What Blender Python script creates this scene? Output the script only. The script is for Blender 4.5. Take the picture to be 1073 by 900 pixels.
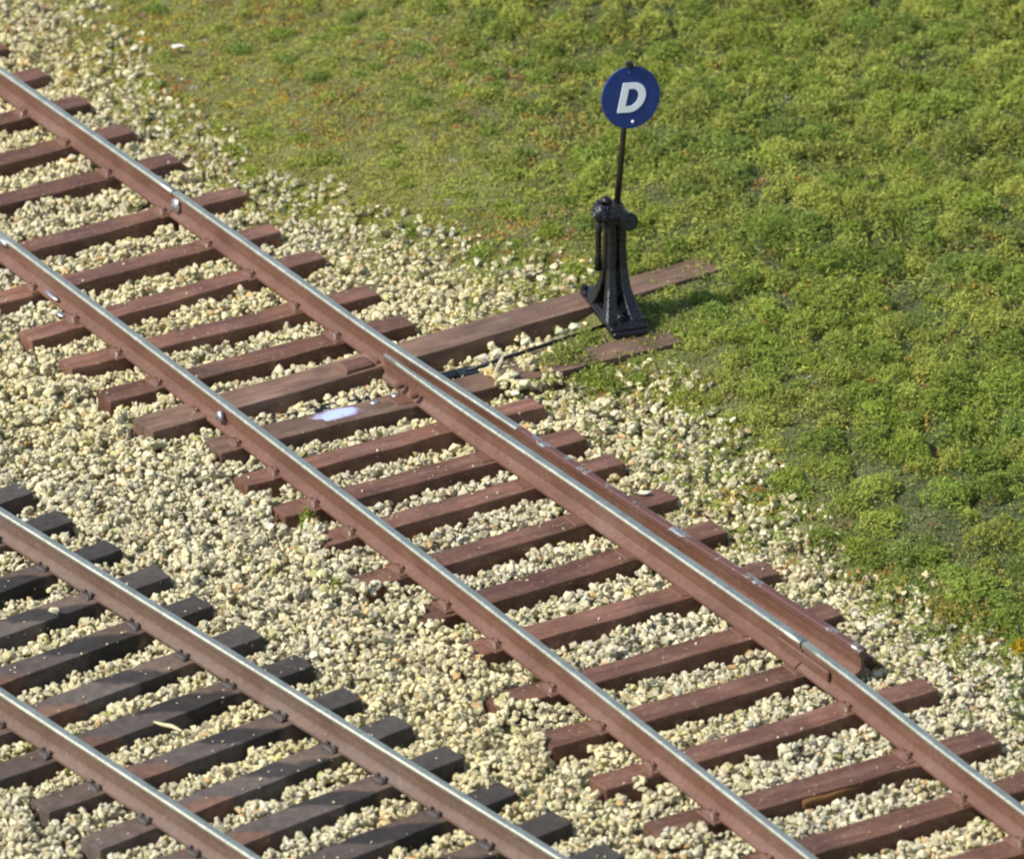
import bpy, bmesh, math
import numpy as np
from mathutils import Vector, Matrix, noise as mnoise

for o in list(bpy.data.objects):
    bpy.data.objects.remove(o)
scene = bpy.context.scene
COL = scene.collection
R = math.radians

# ------------------------------------------------------------------ camera
Y0 = 42.0                                   # the camera stands 42 m in front of the origin
CAM_H, PITCH, ROLL, FPX, WPX = 20.7047, 0.456909, -0.008808, 6790.1, 1073.0
cd = bpy.data.cameras.new('camera')
cam = bpy.data.objects.new('camera', cd); COL.objects.link(cam)
f = Vector((0, math.cos(PITCH), -math.sin(PITCH))); r = Vector((1, 0, 0)); u = r.cross(f)
r2 = r * math.cos(ROLL) + u * math.sin(ROLL); u2 = -r * math.sin(ROLL) + u * math.cos(ROLL)
m = Matrix((r2, u2, -f)).transposed().to_4x4(); m.translation = (0, -Y0, CAM_H)
cam.matrix_world = m
cd.sensor_width = 36; cd.lens = FPX / WPX * 36
cd.clip_start = 0.5; cd.clip_end = 400
cd.dof.use_dof = True; cd.dof.focus_distance = 46.0; cd.dof.aperture_fstop = 1.7
scene.camera = cam

# ------------------------------------------------------------------ sky, sun, exposure
SUN_EL, SUN_AZ = R(47), (-0.915, -0.40)     # sun stands to the left and a little in front of the tracks
sa = Vector((SUN_AZ[0], SUN_AZ[1])).normalized()
sdir = Vector((sa.x * math.cos(SUN_EL), sa.y * math.cos(SUN_EL), math.sin(SUN_EL)))
w = bpy.data.worlds.new('World'); scene.world = w; w.use_nodes = True
nt = w.node_tree; bg = nt.nodes['Background']
sky = nt.nodes.new('ShaderNodeTexSky'); sky.sky_type = 'NISHITA'; sky.sun_disc = False
sky.sun_elevation = SUN_EL; sky.sun_rotation = math.atan2(sa.x, sa.y)
nt.links.new(sky.outputs[0], bg.inputs[0]); bg.inputs[1].default_value = 0.13
sl = bpy.data.lights.new('sun', 'SUN'); sl.energy = 4.0; sl.angle = R(0.53); sl.color = (1, 0.955, 0.88)
sun = bpy.data.objects.new('sun', sl); COL.objects.link(sun)
sun.rotation_euler = sdir.to_track_quat('Z', 'Y').to_euler(); sun.location = sdir * 30
vs = scene.view_settings
vs.view_transform = 'Standard'; vs.look = 'None'; vs.gamma = 1; vs.use_curve_mapping = False; vs.exposure = 0.46
scene.cycles.pixel_filter_type = 'BLACKMAN_HARRIS'; scene.cycles.filter_width = 2.2

# ------------------------------------------------------------------ frames of the two tracks
MC = np.array([-1.059, 40.441 - Y0]); MD = np.array([-.514, .858]); MD /= np.linalg.norm(MD); MN = np.array([MD[1], -MD[0]])
LC = np.array([-1.634, 37.976 - Y0]); LD = np.array([-.619, .786]); LD /= np.linalg.norm(LD); LN = np.array([LD[1], -LD[0]])
def mo(s): return .035 - .001 * s * s       # lateral place of the left main rail (gentle curve)
def MP(s, o, z=0): p = MC + MD * s + MN * o; return Vector((p[0], p[1], z))
def LP(s, o, z=0): p = LC + LD * s + LN * o; return Vector((p[0], p[1], z))
def to_main(x, y): return (x - MC[0]) * MD[0] + (y - MC[1]) * MD[1], (x - MC[0]) * MN[0] + (y - MC[1]) * MN[1]
def to_low(x, y): return (x - LC[0]) * LD[0] + (y - LC[1]) * LD[1], (x - LC[0]) * LN[0] + (y - LC[1]) * LN[1]

rng = np.random.default_rng(7)

def vnoise(x, y, sc, seed):                 # smooth value noise, -1..1
    g = np.random.default_rng(seed).uniform(-1, 1, (64, 64))
    X = np.asarray(x, float) / sc + 17.3; Y = np.asarray(y, float) / sc + 23.7
    xi = np.floor(X).astype(int); yi = np.floor(Y).astype(int); fx = X - xi; fy = Y - yi
    fx = fx * fx * (3 - 2 * fx); fy = fy * fy * (3 - 2 * fy)
    a = g[xi % 64, yi % 64]; b = g[(xi + 1) % 64, yi % 64]; c = g[xi % 64, (yi + 1) % 64]; d = g[(xi + 1) % 64, (yi + 1) % 64]
    return (a * (1 - fx) + b * fx) * (1 - fy) + (c * (1 - fx) + d * fx) * fy

# edge of the turf, as lateral distance from the main track at each station along it
EDGE = np.array([[14, 4.4], [10.61, 3.0], [9.14, 2.50], [8.3, 2.50], [7.39, 2.35], [6.61, 2.28], [5.98, 2.30], [5.34, 2.45], [4.67, 2.65], [3.89, 2.95],
                 [3.13, 3.30], [2.39, 3.25], [1.9, 3.0], [1.58, 2.75], [1.26, 2.84], [1.0, 3.02], [.49, 3.0], [-.28, 2.77], [-1.1, 2.66], [-1.71, 2.66],
                 [-2.25, 2.70], [-2.75, 2.82], [-3.27, 2.86], [-3.83, 2.95], [-4.43, 2.92], [-9, 3.0]])[::-1]
def turf_d(x, y):
    s, o = to_main(np.asarray(x, float), np.asarray(y, float))
    return o + .2 - np.interp(s, EDGE[:, 0], EDGE[:, 1]) + .22 * vnoise(x, y, .55, 3) + .13 * vnoise(x, y, .2, 4)
def sstep(a, b, v):
    t = np.clip((v - a) / (b - a), 0, 1); return t * t * (3 - 2 * t)
def mound(x, y):
    return .075 * vnoise(x, y, 1.1, 11) + .05 * vnoise(x, y, .45, 12) + .02 * vnoise(x, y, .2, 13)
def ground_z(x, y):
    x = np.asarray(x, float); y = np.asarray(y, float)
    t = sstep(-.2, .7, turf_d(x, y))
    lift = sstep(.3, 3.0, turf_d(x, y))
    return -.15 * (1 - t) + t * (-.035 + mound(x, y) * (.35 + .65 * lift) + .05 * lift)

# ------------------------------------------------------------------ materials
def mat(name, rough=.6, metal=0.0):
    M = bpy.data.materials.new(name); M.use_nodes = True
    n = M.node_tree.nodes; b = n['Principled BSDF']; b.inputs['Roughness'].default_value = rough; b.inputs['Metallic'].default_value = metal
    return M, M.node_tree, b
def N(t, kind, **kw):
    n = t.nodes.new(kind)
    for k, v in kw.items():
        if k in n.inputs.keys(): n.inputs[k].default_value = v
        else: setattr(n, k, v)
    return n
def ramp(t, stops, interp='LINEAR'):
    n = t.nodes.new('ShaderNodeValToRGB'); e = n.color_ramp.elements; n.color_ramp.interpolation = interp
    while len(e) < len(stops): e.new(.5)
    for el, (p, c) in zip(e, stops):
        el.position = p; el.color = (c[0], c[1], c[2], 1) if hasattr(c, '__len__') else (c, c, c, 1)
    return n
def mix(t, fac, a, b, blend='MIX'):
    n = t.nodes.new('ShaderNodeMix'); n.data_type = 'RGBA'; n.blend_type = blend
    for sock, v in ((n.inputs[0], fac), (n.inputs[6], a), (n.inputs[7], b)):
        if hasattr(v, 'links') or hasattr(v, 'is_linked'): t.links.new(v, sock)
        elif hasattr(v, '__len__'): sock.default_value = (*v[:3], 1)
        else: sock.default_value = v
    return n.outputs[2]
def bump(t, b, height, strength, dist):
    n = N(t, 'ShaderNodeBump'); n.inputs['Strength'].default_value = strength; n.inputs['Distance'].default_value = dist
    t.links.new(height, n.inputs['Height']); t.links.new(n.outputs[0], b.inputs['Normal'])
def obj_coord(t, scale=(1, 1, 1)):
    c = N(t, 'ShaderNodeTexCoord'); mp = N(t, 'ShaderNodeMapping'); mp.inputs['Scale'].default_value = scale
    info = N(t, 'ShaderNodeObjectInfo')
    mul = N(t, 'ShaderNodeMath', operation='MULTIPLY'); mul.inputs[1].default_value = 37.0
    t.links.new(info.outputs['Random'], mul.inputs[0])
    cmb = N(t, 'ShaderNodeCombineXYZ'); t.links.new(mul.outputs[0], cmb.inputs[1])
    add = N(t, 'ShaderNodeVectorMath', operation='ADD')
    t.links.new(c.outputs['Object'], mp.inputs[0]); t.links.new(mp.outputs[0], add.inputs[0]); t.links.new(cmb.outputs[0], add.inputs[1])
    return add.outputs[0], c.outputs['Object'], info.outputs['Random']
def noise_tex(t, vec, scale, detail=4, rough=.55):
    n = N(t, 'ShaderNodeTexNoise'); n.inputs['Scale'].default_value = scale; n.inputs['Detail'].default_value = detail; n.inputs['Roughness'].default_value = rough
    t.links.new(vec, n.inputs['Vector']); return n.outputs['Fac']
def specks(t, vec, scale, thr):
    v = N(t, 'ShaderNodeTexVoronoi'); v.inputs['Scale'].default_value = scale; t.links.new(vec, v.inputs['Vector'])
    a = N(t, 'ShaderNodeMath', operation='LESS_THAN'); a.inputs[1].default_value = thr; t.links.new(v.outputs['Distance'], a.inputs[0])
    s = N(t, 'ShaderNodeSeparateColor'); t.links.new(v.outputs['Color'], s.inputs[0])
    g = N(t, 'ShaderNodeMath', operation='GREATER_THAN'); g.inputs[1].default_value = .72; t.links.new(s.outputs[0], g.inputs[0])
    mm = N(t, 'ShaderNodeMath', operation='MULTIPLY'); t.links.new(a.outputs[0], mm.inputs[0]); t.links.new(g.outputs[0], mm.inputs[1])
    return mm.outputs[0]

def painted_wood(name, dark, midc, light, dust, rough=.55):
    M, t, b = mat(name, rough)
    vec, oc, rnd = obj_coord(t)
    stretch = N(t, 'ShaderNodeMapping'); stretch.inputs['Scale'].default_value = (.35, 2.2, 1.2); t.links.new(vec, stretch.inputs[0])
    g = noise_tex(t, stretch.outputs[0], 7, 6, .65); blot = noise_tex(t, vec, 2.3, 3)
    c1 = ramp(t, [(.3, dark), (.52, midc), (.75, light)]); t.links.new(g, c1.inputs[0])
    c2 = ramp(t, [(.35, (.72, .70, .70)), (.65, (1.18, 1.14, 1.12))]); t.links.new(blot, c2.inputs[0])
    col = mix(t, 1.0, c1.outputs[0], c2.outputs[0], 'MULTIPLY')
    tv = ramp(t, [(0, (.74, .72, .72)), (.5, (1.0, 1.0, 1.0)), (1, (1.32, 1.30, 1.30))]); t.links.new(rnd, tv.inputs[0])
    col = mix(t, 1.0, col, tv.outputs[0], 'MULTIPLY')
    dn = noise_tex(t, vec, 30, 5, .7); dr = ramp(t, [(.54, 0), (.76, .6)]); t.links.new(dn, dr.inputs[0])
    col = mix(t, dr.outputs[0], col, dust)
    col = mix(t, specks(t, vec, 17, .10), col, (.50, .42, .30))
    t.links.new(col, b.inputs['Base Color'])
    rr = ramp(t, [(.3, rough - .12), (.7, rough + .2)]); t.links.new(blot, rr.inputs[0]); t.links.new(rr.outputs[0], b.inputs['Roughness'])
    b.inputs['Specular IOR Level'].default_value = .3
    bump(t, b, g, .6, .03)
    return M
M_tie = painted_wood('tie_paint_red_brown', (.098, .047, .030), (.150, .074, .047), (.212, .122, .090), (.33, .25, .19))
M_headtie = painted_wood('tie_wood_brown', (.090, .054, .036), (.140, .088, .060), (.200, .140, .104), (.24, .18, .12), .65)

def dark_tie():
    M, t, b = mat('tie_dark_weathered', .75)
    vec, oc, rnd = obj_coord(t)
    sx = N(t, 'ShaderNodeSeparateXYZ'); t.links.new(oc, sx.inputs[0])
    n1 = noise_tex(t, vec, 1.6, 6, .6); n2 = noise_tex(t, vec, 14, 5, .65)
    def madd(a, k, c):
        q = N(t, 'ShaderNodeMath', operation='MULTIPLY_ADD'); q.inputs[1].default_value = k
        t.links.new(a, q.inputs[0])
        if hasattr(c, 'is_linked'): t.links.new(c, q.inputs[2])
        else: q.inputs[2].default_value = c
        return q.outputs[0]
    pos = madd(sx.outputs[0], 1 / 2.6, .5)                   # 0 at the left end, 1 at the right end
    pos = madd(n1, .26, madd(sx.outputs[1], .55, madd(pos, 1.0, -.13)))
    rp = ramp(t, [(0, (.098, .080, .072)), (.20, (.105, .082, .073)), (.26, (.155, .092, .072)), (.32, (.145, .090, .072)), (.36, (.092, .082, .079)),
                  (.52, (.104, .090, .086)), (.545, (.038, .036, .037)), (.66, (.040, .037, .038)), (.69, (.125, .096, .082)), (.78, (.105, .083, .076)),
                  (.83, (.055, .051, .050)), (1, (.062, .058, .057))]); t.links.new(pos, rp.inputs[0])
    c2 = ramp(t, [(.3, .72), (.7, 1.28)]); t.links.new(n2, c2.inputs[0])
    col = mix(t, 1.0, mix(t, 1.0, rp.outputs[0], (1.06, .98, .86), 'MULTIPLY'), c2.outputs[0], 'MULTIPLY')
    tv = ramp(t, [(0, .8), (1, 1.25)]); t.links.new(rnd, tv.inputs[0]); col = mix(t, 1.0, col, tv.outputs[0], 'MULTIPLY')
    col = mix(t, specks(t, vec, 15, .11), col, (.50, .44, .32))
    b.inputs['Specular IOR Level'].default_value = .2
    t.links.new(col, b.inputs['Base Color']); bump(t, b, n2, .3, .015)
    return M
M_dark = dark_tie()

def rail_paint(name, a, b_, c_, rough):
    M, t, b = mat(name, rough)
    vec, oc, rnd = obj_coord(t)
    n1 = noise_tex(t, oc, 1.7, 4); n2 = noise_tex(t, oc, 22, 5, .7)
    c1 = ramp(t, [(.32, a), (.52, b_), (.7, c_)]); t.links.new(n1, c1.inputs[0])
    c2 = ramp(t, [(.3, .78), (.72, 1.25)]); t.links.new(n2, c2.inputs[0])
    col = mix(t, 1.0, c1.outputs[0], c2.outputs[0], 'MULTIPLY')
    col = mix(t, specks(t, oc, 16, .07), col, (.42, .35, .26))
    t.links.new(col, b.inputs['Base Color']); bump(t, b, n2, .25, .012)
    return M
M_rail = rail_paint('rail_paint_red_brown', (.112, .052, .031), (.148, .072, .045), (.168, .094, .066), .5)
M_rail2 = rail_paint('rail_rust_brown', (.108, .066, .043), (.140, .088, .060), (.135, .094, .074), .52)
M_gunk = rail_paint('dark_chair_plastic', (.045, .036, .032), (.066, .052, .045), (.10, .076, .062), .6)

def steel(name, base, rough, rusty=None):
    M, t, b = mat(name, rough, 1.0)
    c = N(t, 'ShaderNodeTexCoord')
    n1 = noise_tex(t, c.outputs['Object'], 6, 5, .65); n2 = noise_tex(t, c.outputs['Object'], 45, 4, .7)
    c1 = ramp(t, [(.3, tuple(v * .78 for v in base)), (.7, tuple(v * 1.15 for v in base))]); t.links.new(n1, c1.inputs[0])
    col = c1.outputs[0]
    if rusty:
        rr = ramp(t, [(.40, 0), (.45, 1)]); t.links.new(n1, rr.inputs[0])
        col = mix(t, rr.outputs[0], col, rusty)
        inv = ramp(t, [(.40, 1), (.45, 0)]); t.links.new(n1, inv.inputs[0]); t.links.new(inv.outputs[0], b.inputs['Metallic'])
    t.links.new(col, b.inputs['Base Color'])
    r_ = ramp(t, [(.3, rough - .08), (.7, rough + .14)]); t.links.new(n2, r_.inputs[0]); t.links.new(r_.outputs[0], b.inputs['Roughness'])
    return M
M_steel = steel('polished_nickel_railhead', (.60, .59, .47), .46)
M_steel2 = steel('railhead_patchy', (.62, .62, .56), .40, (.11, .046, .035))
M_solder = steel('bright_solder', (.62, .63, .66), .42)
def bare():
    M, t, b = mat('metal_patch_painted_sheen', .5)
    c = N(t, 'ShaderNodeTexCoord'); n = noise_tex(t, c.outputs['Object'], 9, 4, .6)
    mp = N(t, 'ShaderNodeMapping'); mp.inputs['Scale'].default_value = (3.6, 7.5, 1); t.links.new(c.outputs['Object'], mp.inputs[0])
    ln = N(t, 'ShaderNodeVectorMath', operation='LENGTH'); t.links.new(mp.outputs[0], ln.inputs[0])
    ad = N(t, 'ShaderNodeMath', operation='MULTIPLY_ADD'); ad.inputs[1].default_value = .9; t.links.new(n, ad.inputs[0]); t.links.new(ln.outputs['Value'], ad.inputs[2])
    k = ramp(t, [(0, (.54, .63, .90)), (.45, (.42, .52, .86)), (.66, (.46, .50, .72)), (.84, (.24, .19, .24)), (.95, (.13, .07, .046))])  # blue-white highlight of the metal painted into the base colour, fading to brown
    sc = N(t, 'ShaderNodeMath', operation='MULTIPLY'); sc.inputs[1].default_value = .72; t.links.new(ad.outputs[0], sc.inputs[0]); t.links.new(sc.outputs[0], k.inputs[0])
    t.links.new(k.outputs[0], b.inputs['Base Color']); bump(t, b, n, .3, .01)
    return M
M_bare = bare()

def iron():
    M, t, b = mat('black_cast_metal', .3)
    c = N(t, 'ShaderNodeTexCoord'); n = noise_tex(t, c.outputs['Object'], 24, 5, .65)
    cr = ramp(t, [(.35, (.006, .006, .007)), (.65, (.012, .012, .014)), (.82, (.05, .05, .055))]); t.links.new(n, cr.inputs[0])
    t.links.new(cr.outputs[0], b.inputs['Base Color']); bump(t, b, n, .5, .02)
    rr = ramp(t, [(.3, .14), (.7, .36)]); t.links.new(n, rr.inputs[0]); t.links.new(rr.outputs[0], b.inputs['Roughness'])
    return M
M_iron = iron()
def enamel(name, a, c_, rough):
    M, t, b = mat(name, rough)
    c = N(t, 'ShaderNodeTexCoord'); n = noise_tex(t, c.outputs['Object'], 9, 4)
    cr = ramp(t, [(.3, a), (.7, c_)]); t.links.new(n, cr.inputs[0]); t.links.new(cr.outputs[0], b.inputs['Base Color'])
    return M
M_blue = enamel('blue_enamel', (.010, .030, .150), (.016, .042, .190), .4)
M_white = enamel('white_lettering', (.86, .88, .84), (.90, .91, .88), .5)
M_spindle = enamel('black_spindle_worn', (.008, .008, .008), (.034, .024, .017), .3)

def attr_mat(name, rough, bscale, bstr, bdist, translucent=0, vary=.25):
    M, t, b = mat(name, rough)
    a = N(t, 'ShaderNodeAttribute'); a.attribute_name = 'Col'
    c = N(t, 'ShaderNodeTexCoord'); n = noise_tex(t, c.outputs['Object'], bscale, 4, .65)
    cr = ramp(t, [(.3, 1 - vary), (.7, 1 + vary)]); t.links.new(n, cr.inputs[0])
    col = mix(t, 1.0, a.outputs['Color'], cr.outputs[0], 'MULTIPLY'); t.links.new(col, b.inputs['Base Color'])
    b.inputs['Specular IOR Level'].default_value = .25
    if bstr: bump(t, b, n, bstr, bdist)
    if translucent:
        tr = N(t, 'ShaderNodeBsdfTranslucent'); t.links.new(col, tr.inputs[0])
        mx = N(t, 'ShaderNodeMixShader'); mx.inputs[0].default_value = translucent
        t.links.new(b.outputs[0], mx.inputs[1]); t.links.new(tr.outputs[0], mx.inputs[2])
        t.links.new(mx.outputs[0], t.nodes['Material Output'].inputs[0])
    return M
M_stone = attr_mat('pale_crushed_stone', .85, 38, .5, .015)
M_turf = attr_mat('foam_turf_fibre', .7, 3, 0, 0, .42, .12)
M_soil = attr_mat('soil_and_dust', .95, 55, 1.0, .04, 0, .6)

# ------------------------------------------------------------------ mesh helpers
def link(name, me, M, parent=None):
    o = bpy.data.objects.new(name, me); COL.objects.link(o)
    if M and not me.materials: me.materials.append(M)
    if parent: o.parent = parent
    return o
def tag(o, label=None, cat=None, group=None, kind=None):
    for k, v in (('label', label), ('category', cat), ('group', group), ('kind', kind)):
        if v: o[k] = v
    return o
def empty(name, loc=(0, 0, 0), rz=0):
    o = bpy.data.objects.new(name, None); COL.objects.link(o); o.location = loc; o.rotation_euler = (0, 0, rz); o.empty_display_size = .2
    return o
def mesh_from(name, v, fc, smooth=False):
    me = bpy.data.meshes.new(name); me.from_pydata([tuple(p) for p in v], [], fc); me.update()
    if smooth: me.polygons.foreach_set('use_smooth', [True] * len(me.polygons))
    return me
def bm_mesh(name, bm, smooth=False):
    bmesh.ops.recalc_face_normals(bm, faces=bm.faces)
    me = bpy.data.meshes.new(name); bm.to_mesh(me); bm.free()
    if smooth: me.polygons.foreach_set('use_smooth', [True] * len(me.polygons))
    return me
def add_box(bm, sx, sy, sz, c=(0, 0, 0), bev=0, taper=1.0, rot=None, seg=1):
    q = bmesh.ops.create_cube(bm, size=1)['verts']
    for v in q:
        k = taper if v.co.z > 0 else 1
        v.co = Vector((v.co.x * sx * k, v.co.y * sy * k, v.co.z * sz))
    if bev:
        es = list({e for v in q for e in v.link_edges})
        res = bmesh.ops.bevel(bm, geom=es, offset=bev, segments=seg, affect='EDGES', profile=.6)
        q = list({v for fc in res['faces'] for v in fc.verts} | {v for v in q if v.is_valid})
    for v in q:
        if rot is not None: v.co = rot @ v.co
        v.co += Vector(c)
    return q
def add_cyl(bm, r, h, M_, r2=None, seg=20, bev=0):
    q = bmesh.ops.create_cone(bm, cap_ends=True, segments=seg, radius1=r, radius2=r if r2 is None else r2, depth=h)['verts']
    if bev:
        es = [e for e in {e for v in q for e in v.link_edges} if any(len(fc.verts) > 4 for fc in e.link_faces)]
        res = bmesh.ops.bevel(bm, geom=es, offset=bev, segments=2, affect='EDGES')
        q = list({v for fc in res['faces'] for v in fc.verts} | {v for v in q if v.is_valid})
    for v in q: v.co = M_ @ v.co
    return q
def add_sphere(bm, r, c, sc=(1, 1, 1), sub=2):
    q = bmesh.ops.create_icosphere(bm, subdivisions=sub, radius=r)['verts']
    for v in q: v.co = Vector((v.co.x * sc[0], v.co.y * sc[1], v.co.z * sc[2])) + Vector(c)
    return q
def tube(bm, pts, rad, seg=8):
    rings = []
    for i, p in enumerate(pts):
        p = Vector(p); a = Vector(pts[max(i - 1, 0)]); b = Vector(pts[min(i + 1, len(pts) - 1)]); d = (b - a).normalized()
        x = d.cross(Vector((0, 0, 1)));  x = x if x.length > 1e-3 else Vector((1, 0, 0)); x.normalize(); y = x.cross(d)
        rr = rad[i] if hasattr(rad, '__len__') else rad
        rings.append([bm.verts.new(p + (x * math.cos(k * 2 * math.pi / seg) + y * math.sin(k * 2 * math.pi / seg)) * rr) for k in range(seg)])
    for A, B in zip(rings, rings[1:]):
        for k in range(seg): bm.faces.new((A[k], A[(k + 1) % seg], B[(k + 1) % seg], B[k]))
    bm.faces.new(rings[0]); bm.faces.new(rings[-1][::-1])
def wobble(bm, amp, sc, seed=0):
    for v in bm.verts:
        v.co += Vector(mnoise.noise_vector(v.co * sc + Vector((seed * 3.7, seed, 0)))) * amp

# ------------------------------------------------------------------ ground sheet
def axis(lo, hi, st, far):
    a = list(np.arange(lo, hi + 1e-6, st)); k = 1; l, h = lo, hi
    while l > -far:
        k *= 1.6; l -= st * k; h += st * k; a.insert(0, l); a.append(h)
    return np.array(a)
gx = axis(-6, 6.6, .07, 90); gy = axis(-8.5, 10.5, .07, 110)
X, Y = np.meshgrid(gx, gy, indexing='ij'); Z = ground_z(X, Y)
nx, ny = X.shape
idx = np.arange(nx * ny).reshape(nx, ny)
quads = np.stack([idx[:-1, :-1], idx[1:, :-1], idx[1:, 1:], idx[:-1, 1:]], -1).reshape(-1, 4)
def np_mesh(name, V, F, col=None):
    k = F.shape[1]; me = bpy.data.meshes.new(name)
    me.vertices.add(len(V)); me.vertices.foreach_set('co', np.ascontiguousarray(V, np.float32).ravel())
    me.loops.add(F.size); me.loops.foreach_set('vertex_index', np.ascontiguousarray(F, np.int32).ravel())
    me.polygons.add(len(F)); me.polygons.foreach_set('loop_start', np.arange(0, F.size, k, dtype=np.int32))
    try: me.polygons.foreach_set('loop_total', np.full(len(F), k, np.int32))
    except Exception: pass
    me.polygons.foreach_set('use_smooth', [False] * len(F))
    me.update(calc_edges=True)
    if col is not None:
        a = me.color_attributes.new('Col', 'FLOAT_COLOR', 'POINT')
        c4 = np.ones((len(V), 4), np.float32); c4[:, :3] = col; a.data.foreach_set('color', c4.ravel())
    return me
tm = sstep(-.15, .45, turf_d(X, Y))[..., None]
gc = np.array([.48, .43, .30]) * (1 - tm) + np.array([.23, .225, .075]) * tm
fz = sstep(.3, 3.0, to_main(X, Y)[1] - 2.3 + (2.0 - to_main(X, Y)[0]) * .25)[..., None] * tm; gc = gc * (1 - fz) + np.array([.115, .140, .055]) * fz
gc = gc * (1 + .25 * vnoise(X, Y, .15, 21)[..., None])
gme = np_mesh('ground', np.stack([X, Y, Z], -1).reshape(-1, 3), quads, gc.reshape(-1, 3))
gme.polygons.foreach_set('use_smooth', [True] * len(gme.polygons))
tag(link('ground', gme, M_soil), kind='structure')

# ------------------------------------------------------------------ ties
TIE_W, TIE_H = .212, .17
class Rect:
    def __init__(s, c, dx, hl, hw): s.c, s.dx, s.hl, s.hw = np.array(c[:2]), dx, hl, hw
TIES = []
def tie_mesh(name, L, seed, W_=TIE_W, H_=TIE_H, chip=.006):
    bm = bmesh.new(); add_box(bm, L, W_, H_, bev=.010, seg=2)
    long_e = [e for e in bm.edges if abs((e.verts[0].co - e.verts[1].co).x) > L * .5]
    bmesh.ops.subdivide_edges(bm, edges=long_e, cuts=15, use_grid_fill=True)
    wobble(bm, chip * 1.6, 2.7, seed); wobble(bm, chip, 11, seed + .5)
    return bm_mesh(name, bm, False)
def place_tie(name, P0, P1, M_, parent, variants, W_=TIE_W, z=0.0):
    """P0, P1: middle of the left and right end of the tie's top"""
    a = (P1 - P0); L = a.length; ang = math.atan2(a.y, a.x); c = (P0 + P1) / 2
    base_L, me = variants
    o = link(name, me, M_, parent); o.location = (c.x, c.y, z - TIE_H / 2); o.rotation_euler = (R(rng.normal(0, 1.3)), R(rng.normal(0, .22)), ang); o.scale = (L / base_L, 1, 1)
    TIES.append(Rect(c, np.array([math.cos(ang), math.sin(ang)]), L / 2, W_ / 2))
    return o
track1 = tag(empty('railway_track'), 'red-brown railway track with derail point blade beside the black switch stand', 'railway track')
track2 = tag(empty('railway_track'), 'weathered dark grey tie railway track across the lower left corner', 'railway track')
V1 = [(2.56, tie_mesh('railway_tie', 2.56, i)) for i in range(5)]
V2 = [(2.56, tie_mesh('railway_tie', 2.56, 20 + i)) for i in range(4)]
# stations of the far edges of the main ties at the left end / the right end, and the lateral ends
main_ties = [(11.52, 11.52, -.48, 2.03), (10.82, 10.82, -.46, 2.05), (10.1, 10.1, -.50, 2.03), (9.40, 9.40, -.47, 2.02),
             (8.70, 8.71, -.48, 2.008), (8.02, 8.02, -.46, 2.035), (7.30, 7.315, -.50, 2.036), (6.60, 6.611, -.48, 2.072), (5.70, 5.745, -.45, 2.187),
             (5.0, 5.0, -.49, 2.055), (4.277, 4.40, -.49, 2.11), (3.686, 3.615, -.467, 2.114), (3.067, 3.016, -.485, 2.073),
             (1.31, 1.28, -.32, 2.15), (.751, .69, -.323, 2.144), (.21, .193, -.297, 2.167), (-.48, -.471, -.372, 2.172), (-1.136, -1.09, -.311, 2.194),
             (-1.744, -1.80, -.37, 2.174), (-2.46, -2.55, -.496, 2.2), (-3.10, -3.17, -.46, 2.05), (-3.769, -3.783, -.457, 2.149), (-4.455, -4.60, -.478, 2.099),
             (-5.16, -5.22, -.47, 2.11), (-5.85, -5.88, -.46, 2.12), (-6.5, -6.52, -.47, 2.1), (-7.15, -7.17, -.48, 2.1)]
ties1 = []
HW = TIE_W / 2
for i, (sl_, sr_, ol, orr) in enumerate(main_ties):
    ties1.append((place_tie('railway_tie', MP(sl_ - HW, ol - .001 * sl_ ** 2 + .014), MP(sr_ - HW, orr - .001 * sr_ ** 2 + .014), M_tie, track1, V1[i % 5], z=.0008 * (i % 3)), (sl_ + sr_) / 2 - HW))
h1 = place_tie('head_tie', MP(2.46 - .13, -.49), MP(2.66 - .13, 4.53), M_headtie, track1, (5.02, tie_mesh('head_tie', 5.02, 41, .285)), .285, z=.02)
h2 = place_tie('head_tie', MP(1.93 - .13, -.20), MP(1.76 - .13, 3.62), M_headtie, track1, (3.82, tie_mesh('head_tie', 3.82, 42, .26)), .26)
tag(h1, 'long brown head tie under the black switch stand'); tag(h2, 'shorter brown head tie half buried in stones and turf')
ties1 += [(h1, 2.36), (h2, 1.75)]
ties2 = []
for k in range(-3, 18):
    s = 3.814 - .5555 * k - HW + .012 * math.sin(k * 2.3); jt = .02 * math.sin(k * 1.7)
    ties2.append((place_tie('railway_tie', LP(s - jt, -1.985 + .02 * math.sin(k * 3.1)), LP(s + jt, .565 + .015 * math.cos(k * 2.2)), M_dark, track2, V2[k % 4], z=.0008 * (k % 2)), s))

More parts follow.
